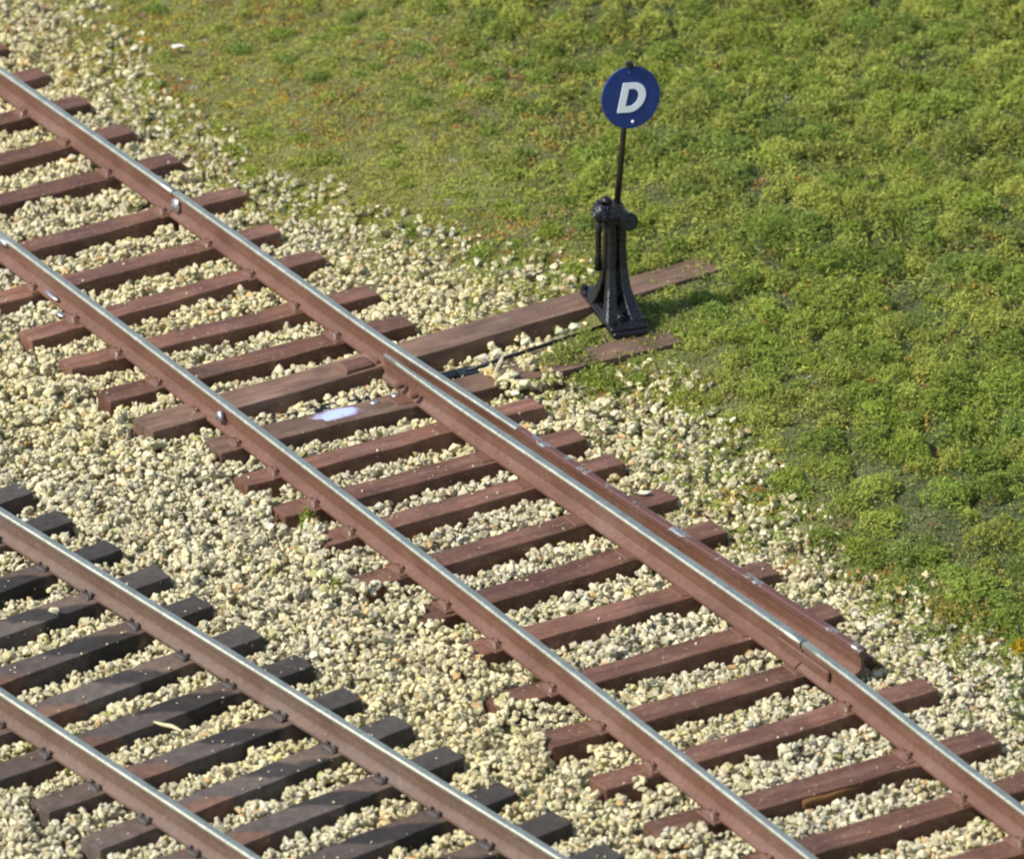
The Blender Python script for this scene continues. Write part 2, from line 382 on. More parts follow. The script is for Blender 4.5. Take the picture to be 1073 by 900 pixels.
# ------------------------------------------------------------------ rails
HR = .2
BODY = [(-.066, 0), (.066, 0), (.066, .018), (.022, .044), (.014, .062), (.014, .136), (.029, .154), (.0298, .190), (-.0298, .190), (-.029, .154), (-.014, .136), (-.014, .062), (-.022, .044), (-.066, .018)]
CAP = [(-.0315, .178), (-.0315, .185), (-.029, .1925), (-.0225, .1975), (-.013, .2), (.013, .2), (.0225, .1975), (.029, .1925), (.0315, .185), (.0315, .178)]
def sweep(prof, pts, closed, hs=None):
    v = []; fcs = []; n = len(prof)
    for i, p in enumerate(pts):
        a = pts[max(i - 1, 0)]; b = pts[min(i + 1, len(pts) - 1)]; d = (b - a); d.z = 0; d.normalize(); nn = Vector((d.y, -d.x, 0))
        k = 1 if hs is None else hs[i]
        for (x, z) in prof: v.append(p + nn * (x * k) + Vector((0, 0, z)))
    for i in range(len(pts) - 1):
        for j in range(n if closed else n - 1):
            A = i * n + j; B = i * n + (j + 1) % n; fcs.append((A, B, B + n, A + n))
    fcs.append(tuple(range(n))[::-1]); fcs.append(tuple(range((len(pts) - 1) * n, len(pts) * n)))
    return v, fcs
def rail(name, fn, s0, s1, P, M_, Mtop, parent, taper=None, step=.2):
    n = max(2, int(abs(s1 - s0) / step)); ss = [s0 + (s1 - s0) * i / n for i in range(n + 1)]
    pts = [P(s, fn(s), .001) for s in ss]                   # from near to far: +n is the right hand side
    hs = None if taper is None else [taper(s) for s in ss]
    o = link(name, mesh_from(name, *sweep(BODY, pts, True, hs)), M_, parent)
    tv, tf = sweep(CAP, pts, False, hs)
    tme = mesh_from('running_surface', tv, tf)
    for pl in tme.polygons: pl.use_smooth = len(pl.vertices) == 4
    link('running_surface', tme, Mtop, o)
    bm = bmesh.new(); bm.from_mesh(o.data); bmesh.ops.recalc_face_normals(bm, faces=bm.faces); bm.to_mesh(o.data); bm.free()
    return o
def tab(T):
    T = sorted(T); xs = [a for a, _ in T]; ys = [b for _, b in T]
    def fn(s):                                              # smoothed table
        return float(np.mean([np.interp(s + k * .12, xs, ys) for k in (-3, -2, -1, 0, 1, 2, 3)])) + mo(s)
    return fn
left = lambda s: mo(s)
stock = tab([(13, 1.505), (5.55, 1.512), (2.6, 1.510), (1.9, 1.53), (1.14, 1.565), (.1, 1.608), (-.7, 1.642), (-1.7, 1.700), (-2.5, 1.748), (-3.6, 1.812)])
blade = tab([(2.2, 1.388), (1.26, 1.412), (-.6, 1.474), (-2.1, 1.512), (-3.26, 1.538)])
clos = tab([(-3.2, 1.538), (-3.97, 1.535), (-4.9, 1.500), (-5.9, 1.490), (-8, 1.49)])
rL0 = rail('rail', left, 5.60, 12.6, MP, M_rail, M_steel, track1)
rL = rail('rail', left, -8, 5.585, MP, M_rail, M_steel, track1)
rR0 = rail('rail', stock, 5.53, 12.6, MP, M_rail, M_steel, track1)
rS = rail('stock_rail', stock, -3.56, 5.515, MP, M_rail, M_steel, track1)
tag(rS, 'stock rail running out to a cut end beside the turf')
rB = rail('point_blade', blade, -3.25, 2.12, MP, M_rail, M_steel, track1, taper=lambda s: min(1.12, .45 + max(0, 2.12 - s) * .62))
tag(rB, 'pointed derail blade lying inside the stock rail')
rC = rail('closure_rail', clos, -8, -3.262, MP, M_rail, M_steel, track1)
low_r = lambda s: .035; low_l = lambda s: -1.468
rail('rail', low_r, -5.6, 6.4, LP, M_rail2, M_steel, track2); rail('rail', low_l, -5.6, 6.4, LP, M_rail2, M_steel, track2)
# rusted-over top of the spread stock rail: an own strip of patchy head lies on it past the blade
def patchy(s0, s1):
    n = 24; pts = [MP(s0 + (s1 - s0) * i / n, stock(s0 + (s1 - s0) * i / n), .0035) for i in range(n + 1)]
    tv, tf = sweep([(x * 1.02, z) for x, z in CAP], pts, False); me = mesh_from('worn_top', tv, tf)
    for pl in me.polygons: pl.use_smooth = len(pl.vertices) == 4
    link('worn_top', me, M_steel2, rS)
patchy(-3.57, .55)

# solder lumps, plates and chairs, each a piece of its tie
def fillet_mesh(seed, dark=False):
    bm = bmesh.new()
    if dark:
        for sx in (-1, 1):
            add_box(bm, .075, .13, .030, (sx * .085, 0, .015), bev=.010, taper=.7)
            for sy in (-1, 1): add_box(bm, .045, .040, .050, (sx * .075, sy * .040, .026), bev=.010, taper=.65)
    else:
        add_box(bm, .26, .20, .016, (0, 0, .006), bev=.004)
        for sx in (-1, 1):
            add_box(bm, .09, .15, .045, (sx * .085, 0, .024), bev=.014, taper=.55)
            add_box(bm, .05, .05, .065, (sx * .075, .03 * sx, .030), bev=.012, taper=.6)
    wobble(bm, .012, 9, seed)
    return bm_mesh('rail_chair' if dark else 'tie_plate', bm)
F1 = [fillet_mesh(i) for i in range(4)]; F2 = [fillet_mesh(10 + i, True) for i in range(4)]
bpy.context.view_layer.update()
def seat(tie, pos, me, name, M_, ang):
    o = link(name, me, M_, tie); q = tie.matrix_world.inverted() @ Matrix.LocRotScale(pos, Matrix.Rotation(ang, 3, 'Z').to_quaternion(), (1, 1, 1))
    o.matrix_local = q
angM = math.atan2(MN[1], MN[0]); angL = math.atan2(LN[1], LN[0])
for i, (t, s) in enumerate(ties1):
    seat(t, MP(s, mo(s), -.003), F1[i % 4], 'tie_plate', M_rail, angM)
    if s > 2.3: ro = stock(s)
    elif s > -3.3: ro = None
    else: ro = clos(s)
    if ro is not None: seat(t, MP(s, ro, -.003), F1[(i + 2) % 4], 'tie_plate', M_rail, angM)
    else:
        bm = bmesh.new(); add_box(bm, .44, .17, .014, bev=.004); wobble(bm, .007, 7, i)
        seat(t, MP(s, (blade(s) + stock(s)) / 2 - .02, .003), bm_mesh('slide_plate', bm), 'slide_plate', M_rail, angM)
for i, (t, s) in enumerate(ties2):
    seat(t, LP(s, .035, -.003), F2[i % 4], 'rail_chair', M_gunk, angL); seat(t, LP(s, -1.468, -.003), F2[(i + 1) % 4], 'rail_chair', M_gunk, angL)

# joints, bolts, solder
def lump(name, parent, pos, size, M_, seed=0, rot=0):
    bm = bmesh.new(); add_sphere(bm, 1, (0, 0, 0), size, 2); wobble(bm, min(size) * .5, 6 / max(size) * .2, seed)
    o = link(name, bm_mesh(name, bm, True), M_, parent); o.matrix_world = Matrix.LocRotScale(pos, Matrix.Rotation(rot, 3, 'Z').to_quaternion(), (1, 1, 1))
    return o
angR = math.atan2(MD[1], MD[0])
def joint_bar(parent, fn, s, L=.5, side=-1):
    bm = bmesh.new(); add_box(bm, L, .026, .075, (0, 0, 0), bev=.008)
    for k in (-.18, -.06, .06, .18):
        add_box(bm, .032, .02, .032, (k * L / .5, -.02 * -side * -1, .004), bev=.006)
    wobble(bm, .004, 12, s)
    o = link('joint_bar', bm_mesh('joint_bar', bm), M_rail, parent); p = MP(s, fn(s) + side * .036, .098)
    o.matrix_world = Matrix.LocRotScale(p, Matrix.Rotation(angR + math.pi, 3, 'Z').to_quaternion(), (1, 1, 1))
joint_bar(rC, clos, -3.30, .62)
lump('solder_joint', rS, MP(5.46, stock(5.46) - .035, .11), (.06, .03, .055), M_solder, 1, angR)
lump('solder_joint', rL, MP(5.50, mo(5.5) - .034, .165), (.13, .014, .03), M_solder, 2, angR)
lump('solder_joint', rL, MP(4.60, mo(4.6) - .062, .055), (.11, .022, .016), M_solder, 3, angR)
lump('solder_joint', rL, MP(4.33, mo(4.35) - .13, .022), (.05, .03, .016), M_solder, 4, angR)
lump('solder_joint', rL, MP(2.02, mo(2.02) - .05, .105), (.05, .028, .045), M_solder, 5, angR)
for k, s in enumerate((1.80, 1.60)):
    bm = bmesh.new(); add_cyl(bm, .027, .06, Matrix.Rotation(math.pi / 2, 4, 'X'), seg=6, bev=.008)
    o = link('bolt', bm_mesh('bolt', bm), M_rail, rB); o.matrix_world = Matrix.LocRotScale(MP(s, blade(s) - .07, .085), Matrix.Rotation(angR, 3, 'Z').to_quaternion(), (1, 1, 1))
bm = bmesh.new(); add_box(bm, .30, .18, .07, bev=.02, taper=.8); wobble(bm, .014, 8, 3)
o = link('toe_block', bm_mesh('toe_block', bm), M_rail, rB); o.matrix_world = Matrix.LocRotScale(MP(2.36, 1.30, .034), Matrix.Rotation(angM, 3, 'Z').to_quaternion(), (1, 1, 1))
for k, (s, o_) in enumerate(((1.82, 1.33), (1.79, 1.14))):
    lump('solder_blob', h2, MP(s, o_, .010), (.035, .028, .012), M_solder, 8 + k, angM)
# scraped metal patch on the head tie between the rails, its sheen painted in
def patch():
    bm = bmesh.new(); n = 26; ring = []
    for k in range(n):
        a = 2 * math.pi * k / n; rr = 1 + .16 * math.sin(3 * a + 1) + .10 * math.sin(7 * a)
        x = max(-.18, min(.19, .20 * math.cos(a) * rr)); y = max(-.075, min(.08, .11 * math.sin(a) * rr)); ring.append((x - y * .75, y))
    b_ = [bm.verts.new((x, y, 0)) for x, y in ring]; t_ = [bm.verts.new((x * .96, y * .96, .005)) for x, y in ring]
    bm.faces.new(t_)
    for k in range(n): bm.faces.new((b_[k], b_[(k + 1) % n], t_[(k + 1) % n], t_[k]))
    o = link('metal_patch', bm_mesh('metal_patch', bm), M_bare, h2)
    o.matrix_world = Matrix.LocRotScale(MP(1.775, .82, .004), Matrix.Rotation(math.atan2(h2.matrix_world[1][0], h2.matrix_world[0][0]), 3, 'Z').to_quaternion(), (1, 1, 1))
    tag(o, 'scraped metal patch with painted bluish sheen on the head tie')
patch()
# throw bar between the head ties, under the rails, and the loose block at its end
bm = bmesh.new(); add_box(bm, 1.75, .10, .05, bev=.008); wobble(bm, .004, 5, 2)
o = link('throw_bar', bm_mesh('throw_bar', bm), M_iron, track1); o.matrix_world = Matrix.LocRotScale(MP(2.06, 1.22, -.09), Matrix.Rotation(angM, 3, 'Z').to_quaternion(), (1, 1, 1))

# ------------------------------------------------------------------ switch stand with target
SB = Vector((.771, 2.051, 0)); SROT = angM - R(14)
stand = tag(empty('switch_stand', SB, SROT), 'black switch stand with blue round D target standing on the head ties', 'switch stand')
def part(name, bm, M_, smooth=False, parent=stand):
    return link(name, bm_mesh(name, bm, smooth), M_, parent)
def wv(x, y, z): return Matrix.Rotation(-SROT, 3, 'Z') @ Vector((x, y, z))     # world offset -> stand frame
bm = bmesh.new()                                            # local x across (right), local y along the track (far)
add_box(bm, .27, .84, .05, (0, 0, .026), bev=.010)
add_box(bm, .29, .12, .035, (0, .34, .062), bev=.010); add_box(bm, .30, .15, .035, (0, -.32, .062), bev=.010)
add_box(bm, .06, .56, .045, (-.10, 0, .068), bev=.012); add_box(bm, .06, .56, .045, (.10, 0, .068), bev=.012)
add_box(bm, .16, .10, .05, (-.03, .20, .07), bev=.012); add_box(bm, .05, .22, .09, (-.04, -.20, .09), bev=.012)
wobble(bm, .008, 8, 1)
base = part('base_plate', bm, M_iron)
for sx in (-.12, .12):
    for sy in (-.34, .34):
        bm = bmesh.new(); add_cyl(bm, .026, .05, Matrix.Translation((sx, sy, .092)), seg=6, bev=.006); part('bolt', bm, M_iron, parent=base)
def leg(sx, sy):
    bm = bmesh.new(); rings = []
    for t, k in [(0, 1.0), (.07, .76), (.16, .52), (.30, .26), (.50, .08), (.75, .02), (1, 0)]:
        cx = sx * (.038 + .062 * k) + .012 * t; cy = sy * (.046 + (.20 if sy < 0 else .09) * k); z = .075 + t * .70
        wx, wy = .029 + .024 * k, .031 + .034 * k
        rings.append([bm.verts.new((cx + a * wx, cy + b * wy, z)) for a, b in ((-1, -1), (1, -1), (1, 1), (-1, 1))])
    for A, B in zip(rings, rings[1:]):
        for k in range(4): bm.faces.new((A[k], A[(k + 1) % 4], B[(k + 1) % 4], B[k]))
    bm.faces.new(rings[0][::-1]); bm.faces.new(rings[-1])
    bmesh.ops.recalc_face_normals(bm, faces=bm.faces)
    bmesh.ops.bevel(bm, geom=list(bm.edges), offset=.009, segments=1, affect='EDGES')
    wobble(bm, .006, 6, sx + 2 * sy)
    part('leg', bm, M_iron)
for sx in (-1, 1):
    for sy in (-1, 1): leg(sx, sy)
bm = bmesh.new()                                            # webs that tie the legs together
add_box(bm, .05, .09, .44, (.004, 0, .50), bev=.01); add_box(bm, .10, .18, .05, (0, -.02, .22), bev=.01); add_box(bm, .11, .12, .05, (0, 0, .70), bev=.01)
part('web', bm, M_iron)
bm = bmesh.new(); add_box(bm, .17, .18, .11, (.01, 0, .82), bev=.03, seg=2); add_cyl(bm, .068, .09, Matrix.Translation((.015, 0, .89)), .045, bev=.012)
wobble(bm, .008, 7, 4); head = part('head_casting', bm, M_iron)
bm = bmesh.new()                                            # toothed wheel on the left shoulder
for z_, r_ in ((0, .092), (.04, .060)):
    add_cyl(bm, r_, .06, Matrix.Translation((-.095, -.01, .855)) @ Matrix.Rotation(R(60), 4, 'Y') @ Matrix.Translation((0, 0, -z_)), seg=18, bev=.012)
for k in range(8):
    a = k * 2 * math.pi / 8
    add_sphere(bm, .026, (-.10, -.01 + .088 * math.cos(a), .855 + .088 * math.sin(a)), sub=1)
wobble(bm, .008, 9, 2)
part('gear', bm, M_iron, False, head)
bm = bmesh.new(); add_cyl(bm, .070, .07, Matrix.Translation((.085, -.105, .80)) @ Matrix.Rotation(R(80), 4, 'X'), seg=20, bev=.018); add_cyl(bm, .045, .16, Matrix.Translation((.07, -.06, .80)) @ Matrix.Rotation(R(90), 4, 'X'), bev=.01); part('boss', bm, M_iron, False, head)
bm = bmesh.new(); add_sphere(bm, .048, (-.05, .03, .93), (1, 1, .8), 2); part('boss', bm, M_iron, True, head)
bm = bmesh.new()
tube(bm, [(-.09, .05, .84), (-.098, .06, .66), (-.10, .06, .50), (-.104, .06, .36)], [.026, .024, .024, .030], 8)
part('hand_lever', bm, M_iron, True)
bm = bmesh.new(); tube(bm, [wv(.022, 0, .86), wv(.068, 0, 1.4), wv(.118, 0, 2.02)], [.027, .022, .019], 10)
sp = part('spindle', bm, M_spindle, True)
bm = bmesh.new(); add_cyl(bm, .028, .06, Matrix.Translation(wv(.119, 0, 2.03)), bev=.01); part('cap', bm, M_iron, parent=sp)
# target disc
tz, trad = 1.765, .236
bm = bmesh.new(); add_cyl(bm, trad, .022, Matrix.Identity(4), seg=72, bev=.004)
tgt = part('target', bm, M_blue)
yaw = R(-24)                                                # disc faces the viewer and a little to the left
face = Matrix.Rotation(-SROT, 4, 'Z') @ Matrix.Rotation(-yaw, 4, 'Z')
n_off = face.to_3x3() @ Vector((0, -.035, 0))
tgt.matrix_local = Matrix.Translation(wv(.112, 0, tz + .022) + n_off) @ face @ Matrix.Rotation(R(90 - 8), 4, 'X')
tag(tgt, 'dark blue round target with white letter D')
def letter_D(h, wd, st):
    def outline(x0, x1, y0, y1, n=20):
        ry = (y1 - y0) / 2; rx = min(ry * 1.0, (x1 - x0) * .72); pts = [(x0, y1), (x0, y0)]
        for k in range(n + 1):
            a = -math.pi / 2 + math.pi * k / n; pts.append((x1 - rx + rx * math.cos(a), (y0 + y1) / 2 + ry * math.sin(a)))
        return pts
    O = outline(-wd / 2, wd / 2, -h / 2, h / 2); I = outline(-wd / 2 + st, wd / 2 - st, -h / 2 + st * .85, h / 2 - st * .85)
    sh = lambda p: (p[0] + p[1] * .17, p[1])
    bm = bmesh.new(); n = len(O); rows = []
    for ring, z in ((O, 0), (O, .005), (I, .005), (I, 0)): rows.append([bm.verts.new((*sh(p), z)) for p in ring])
    for A, B in zip(rows, rows[1:]):
        for k in range(n): bm.faces.new((A[k], A[(k + 1) % n], B[(k + 1) % n], B[k]))
    return bm
o = link('letter', bm_mesh('letter', letter_D(.225, .205, .056)), M_white, tgt); o.matrix_local = Matrix.Translation((.012, .0, .0105)) @ Matrix.Rotation(R(-7), 4, 'Z')
tag(o, 'white capital letter D')
for k, y in enumerate((-.185, .19)):
    bm = bmesh.new(); add_sphere(bm, .013, (0, y, .012), (1, 1, .5), 2); part('rivet', bm, M_white if k == 0 else M_blue, True, tgt)
# connecting rod from the stand to the blade
bm = bmesh.new(); Minv = Matrix.LocRotScale(SB, Matrix.Rotation(SROT, 3, 'Z').to_quaternion(), (1, 1, 1)).inverted()
pts = [Minv @ MP(1.95, 2.02, -.02), Minv @ MP(1.96, 2.4, -.006), Minv @ MP(1.99, 2.9, .004), Minv @ MP(2.01, 3.25, .012)]
tube(bm, pts, .0155, 8); part('connecting_rod', bm, M_iron, True)
bm = bmesh.new(); c0 = Minv @ MP(1.945, 2.03, -.06); add_box(bm, .16, .15, .09, c0, bev=.015); wobble(bm, .008, 9, 6); part('rod_clevis', bm, M_iron)

# ------------------------------------------------------------------ ballast: stones dropped one by one on a height grid
def hull_protos(n, seed):
    out = []; rg = np.random.default_rng(seed)
    for i in range(n):
        bm = bmesh.new(); k = int(rg.integers(10, 15))
        ph = math.pi * (3 - math.sqrt(5)); sc = np.array([1.0, rg.uniform(.6, .95), rg.uniform(.45, .8)])
        for j in range(k):
            zz = 1 - 2 * (j + .5) / k; rr = math.sqrt(1 - zz * zz); p = np.array([rr * math.cos(ph * j), rr * math.sin(ph * j), zz]) + rg.normal(0, .2, 3)
            p = p / max(1e-6, np.linalg.norm(p)) * rg.uniform(.66, 1.18)
            bm.verts.new(p * sc)
        g = bmesh.ops.convex_hull(bm, input=bm.verts)
        bmesh.ops.delete(bm, geom=list({v for v in g['geom_interior'] + g['geom_unused'] if isinstance(v, bmesh.types.BMVert) and v.is_valid}), context='VERTS')
        bmesh.ops.triangulate(bm, faces=bm.faces); bmesh.ops.recalc_face_normals(bm, faces=bm.faces)
        bm.verts.index_update()
        V = np.array([v.co[:] for v in bm.verts]); F = np.array([[v.index for v in fc.verts] for fc in bm.faces]); bm.free()
        out.append((V, F))
    return out
PROTO = hull_protos(28, 5)
GX0, GY0, GR = -5.6, -8.2, .02
NX, NY = int((6.2 + 5.6) / GR), int((10.0 + 8.2) / GR)
cx = GX0 + (np.arange(NX) + .5) * GR; cy = GY0 + (np.arange(NY) + .5) * GR
CX, CY = np.meshgrid(cx, cy, indexing='ij')
TD = turf_d(CX, CY)
H = ground_z(CX, CY)
ms, moff = to_main(CX, CY); ls, loff = to_low(CX, CY)
moff_l = moff - (.035 - .001 * ms * ms)
cap = -.012 + .030 * vnoise(CX, CY, .5, 31) + .015 * vnoise(CX, CY, .17, 32)
between = (moff_l < -.42) & (loff > .62); cap = np.where(between, cap + .035, cap)
inside = (moff_l > .06) & (moff_l < 1.48); cap = np.where(inside, cap - .012, cap)
ins2 = (loff < 0) & (loff > -1.45); cap = np.where(ins2, cap - .020, cap)
cap = np.where(loff < -1.95, cap + .03, cap)
cap = np.where((TD > -.2), np.minimum(cap, .03), cap)
near_gap = np.zeros((NX, NY))
for t in TIES:
    dx = CX - t.c[0]; dy = CY - t.c[1]; a = np.abs(dx * t.dx[0] + dy * t.dx[1]); b = -(-dx * t.dx[1] + dy * t.dx[0])
    near_gap = np.maximum(near_gap, np.where((a < t.hl + .03) & (b > t.hw) & (b < t.hw + .16), 1 - sstep(.06, .15, b - t.hw), 0))
cap = cap - near_gap * (.030 + .035 * vnoise(CX, CY, .4, 33)) * np.where(between, .5, 1)
pit = (ms < 2.24) & (ms > 1.88) & (moff > 1.65) & (moff < 3.3); cap = np.where(pit, cap - .085, cap)
for rr in (0, 1.505): cap = np.where(np.abs(moff_l - rr) < .13, np.minimum(cap, -.012), cap)
cap = np.where((np.abs(moff_l - 1.62) < .22) & (ms < 2.3) & (ms > -3.7), np.minimum(cap, -.03), cap)
for rr in (.035, -1.468): cap = np.where(np.abs(loff - rr) < .13, np.minimum(cap, -.012), cap)
TM = np.zeros((NX, NY), bool)
for t in TIES:
    dx = CX - t.c[0]; dy = CY - t.c[1]; a = np.abs(dx * t.dx[0] + dy * t.dx[1]); b = np.abs(-dx * t.dx[1] + dy * t.dx[0])
    TM |= (a < t.hl + .012) & (b < t.hw + .012)
bur = (ms < 1.95) & (ms > 1.4) & (ms < 1.82) & (moff > 2.05) & (moff < 2.75) & (vnoise(CX, CY, .16, 35) > -.2)
bur |= (moff_l < -.22) & (moff_l > -.6) & (ms < 1.0) & (vnoise(CX, CY, .22, 36) > .12)
TM &= ~bur; cap = np.where(bur, .055, cap)
H = np.where(TM, 0.0, H); H = np.where(bur, -.03, H)
st = []
def drop(N_, rmin, rmax, reject=True, tie_ok=False, where=None):
    xs = rng.uniform(-5.1, 5.1, N_); ys = rng.uniform(-7.3, 9.3, N_); rs = rmin + (rmax - rmin) * rng.beta(2, 2.4, N_); us = rng.random(N_)
    for x, y, r_, uu in zip(xs, ys, rs, us):
        i = int((x - GX0) / GR); j = int((y - GY0) / GR)
        td = TD[i, j]
        if td > 1.0 or (td > -.15 and uu < .25 + (td + .15) / 1.15): continue
        on_tie = TM[i, j]
        if on_tie != tie_ok: continue
        if where is not None and not where(x, y): continue
        k = max(1, int(r_ * .8 / GR)); sl_x = slice(max(0, i - k), i + k + 1); sl_y = slice(max(0, j - k), j + k + 1)
        if not tie_ok and TM[sl_x, sl_y].mean() > .22: continue
        hh = H[sl_x, sl_y]
        z = (hh.mean() * .55 + hh.max() * .45 if not TM[sl_x, sl_y].any() else hh[~TM[sl_x, sl_y]].mean()) + r_ * .42
        if not tie_ok and z + r_ * .35 > cap[i, j] + r_ * .5 * (uu * .6): continue
        d2 = (CX[sl_x, sl_y] - x) ** 2 + (CY[sl_x, sl_y] - y) ** 2
        top = z + np.sqrt(np.maximum(r_ * r_ - d2, 0)) * .62
        if not tie_ok: H[sl_x, sl_y] = np.where((d2 < r_ * r_) & ~TM[sl_x, sl_y], np.maximum(hh, top), hh)
        st.append((x, y, z, r_, td, on_tie))
drop(52000, .031, .052)
drop(50000, .021, .039)
drop(36000, .014, .025)
n_bed = len(st)
def on_tie_grains(N_):
    k = 0
    for _ in range(N_):
        t = TIES[int(rng.integers(len(TIES)))]; a = rng.uniform(-t.hl, t.hl); b = rng.uniform(-t.hw, t.hw)
        p = t.c + t.dx * a + np.array([-t.dx[1], t.dx[0]]) * b; r_ = rng.uniform(.006, .014)
        s_, o_ = to_main(p[0], p[1]); l_, q_ = to_low(p[0], p[1])
        if min(abs(o_ - .03), abs(o_ - 1.53), abs(o_ - 1.65), abs(q_ - .035), abs(q_ + 1.468)) < .1: continue
        st.append((p[0], p[1], .003 + r_ * .3, r_, -1, True))
on_tie_grains(420)
S = np.array([q[:5] for q in st]); nS = len(S)
pal = np.array([[.68, .61, .37], [.62, .56, .36], [.72, .66, .44], [.56, .50, .29], [.64, .60, .43], [.52, .47, .30], [.74, .66, .42]])
pc = pal[rng.integers(0, len(pal), nS)] * rng.uniform(.74, 1.05, (nS, 1)) * np.array([.965, .955, .92])
odd = rng.random(nS)
pc[odd < .03] = pc[odd < .03] * np.array([.95, .72, .55]); pc[(odd > .03) & (odd < .08)] *= np.array([.74, .73, .76]); pc[(odd > .08) & (odd < .12)] *= np.array([.80, .86, .55])
yl = .5 + .5 * vnoise(S[:, 0], S[:, 1], 1.2, 41); pc *= (1 + (yl[:, None] - .5) * np.array([.08, .04, -.16]))
Vs, Fs, Cs = [], [], []; off = 0
which = rng.integers(0, len(PROTO), nS)
q = rng.normal(size=(nS, 4)); q[:, 1:3] *= .55; q[:, 0] += .3; q /= np.linalg.norm(q, axis=1)[:, None]
qw, qx, qy, qz = q.T
RM = np.stack([1 - 2 * (qy * qy + qz * qz), 2 * (qx * qy - qz * qw), 2 * (qx * qz + qy * qw), 2 * (qx * qy + qz * qw), 1 - 2 * (qx * qx + qz * qz), 2 * (qy * qz - qx * qw),
               2 * (qx * qz - qy * qw), 2 * (qy * qz + qx * qw), 1 - 2 * (qx * qx + qy * qy)], -1).reshape(-1, 3, 3)
for k, (V, F) in enumerate(PROTO):
    ii = np.nonzero(which == k)[0]
    if not len(ii): continue
    v = np.einsum('nij,vj->nvi', RM[ii], V) * S[ii, 3][:, None, None] * 1.08 + S[ii][:, None, :3]
    Vs.append(v.reshape(-1, 3)); Fs.append((F[None] + (np.arange(len(ii)) * len(V))[:, None, None]).reshape(-1, 3) + off); off += len(ii) * len(V)
    Cs.append(np.repeat(pc[ii], len(V), 0))
bme = np_mesh('ballast', np.concatenate(Vs), np.concatenate(Fs), np.concatenate(Cs))
tag(link('ballast', bme, M_stone), 'cream crushed stone ballast spread around both tracks', 'ballast', kind='stuff')
print('stones', nS, 'tris', len(bme.polygons))

# ------------------------------------------------------------------ turf: curled fibres in clumps
GREEN = np.array([[.325, .390, .064], [.375, .420, .082], [.285, .360, .064], [.420, .440, .095], [.355, .385, .088], [.255, .330, .072]])
def curls(rg, bx, by, bz, ln, C, wlo=.0036, whi=.0068):
    """short bent fibres: a quad and a tip triangle each"""
    M_ = len(bx); th = rg.uniform(0, 2 * np.pi, M_); el = rg.uniform(-.25, 1.15, M_)
    d1 = np.stack([np.cos(th) * np.cos(el), np.sin(th) * np.cos(el), np.sin(el)], 1)
    th2 = th + rg.normal(0, 1.4, M_); el2 = el + rg.normal(-.6, .8, M_)
    d2 = np.stack([np.cos(th2) * np.cos(el2), np.sin(th2) * np.cos(el2), np.sin(el2)], 1)
    sd = np.cross(d1, rg.normal(size=(M_, 3))); sd /= np.linalg.norm(sd, axis=1)[:, None] + 1e-9
    wd = rg.uniform(wlo, whi, M_)[:, None]; ln = ln[:, None]
    P0 = np.stack([bx, by, bz], 1); P1 = P0 + d1 * ln * .55; P2 = P1 + d2 * ln * .5
    V = np.stack([P0 - sd * wd, P0 + sd * wd, P1 - sd * wd, P1 + sd * wd, P2], 1).reshape(-1, 3)
    b = (np.arange(M_) * 5)[:, None]
    F = np.concatenate([b + np.array([0, 1, 3]), b + np.array([0, 3, 2]), b + np.array([2, 3, 4])])
    return V, F, np.repeat(C, 5, 0)
def fluff(s, o): return sstep(.3, 3.0, o - 2.3 + (2.0 - s) * .25)      # longer and looser to the right
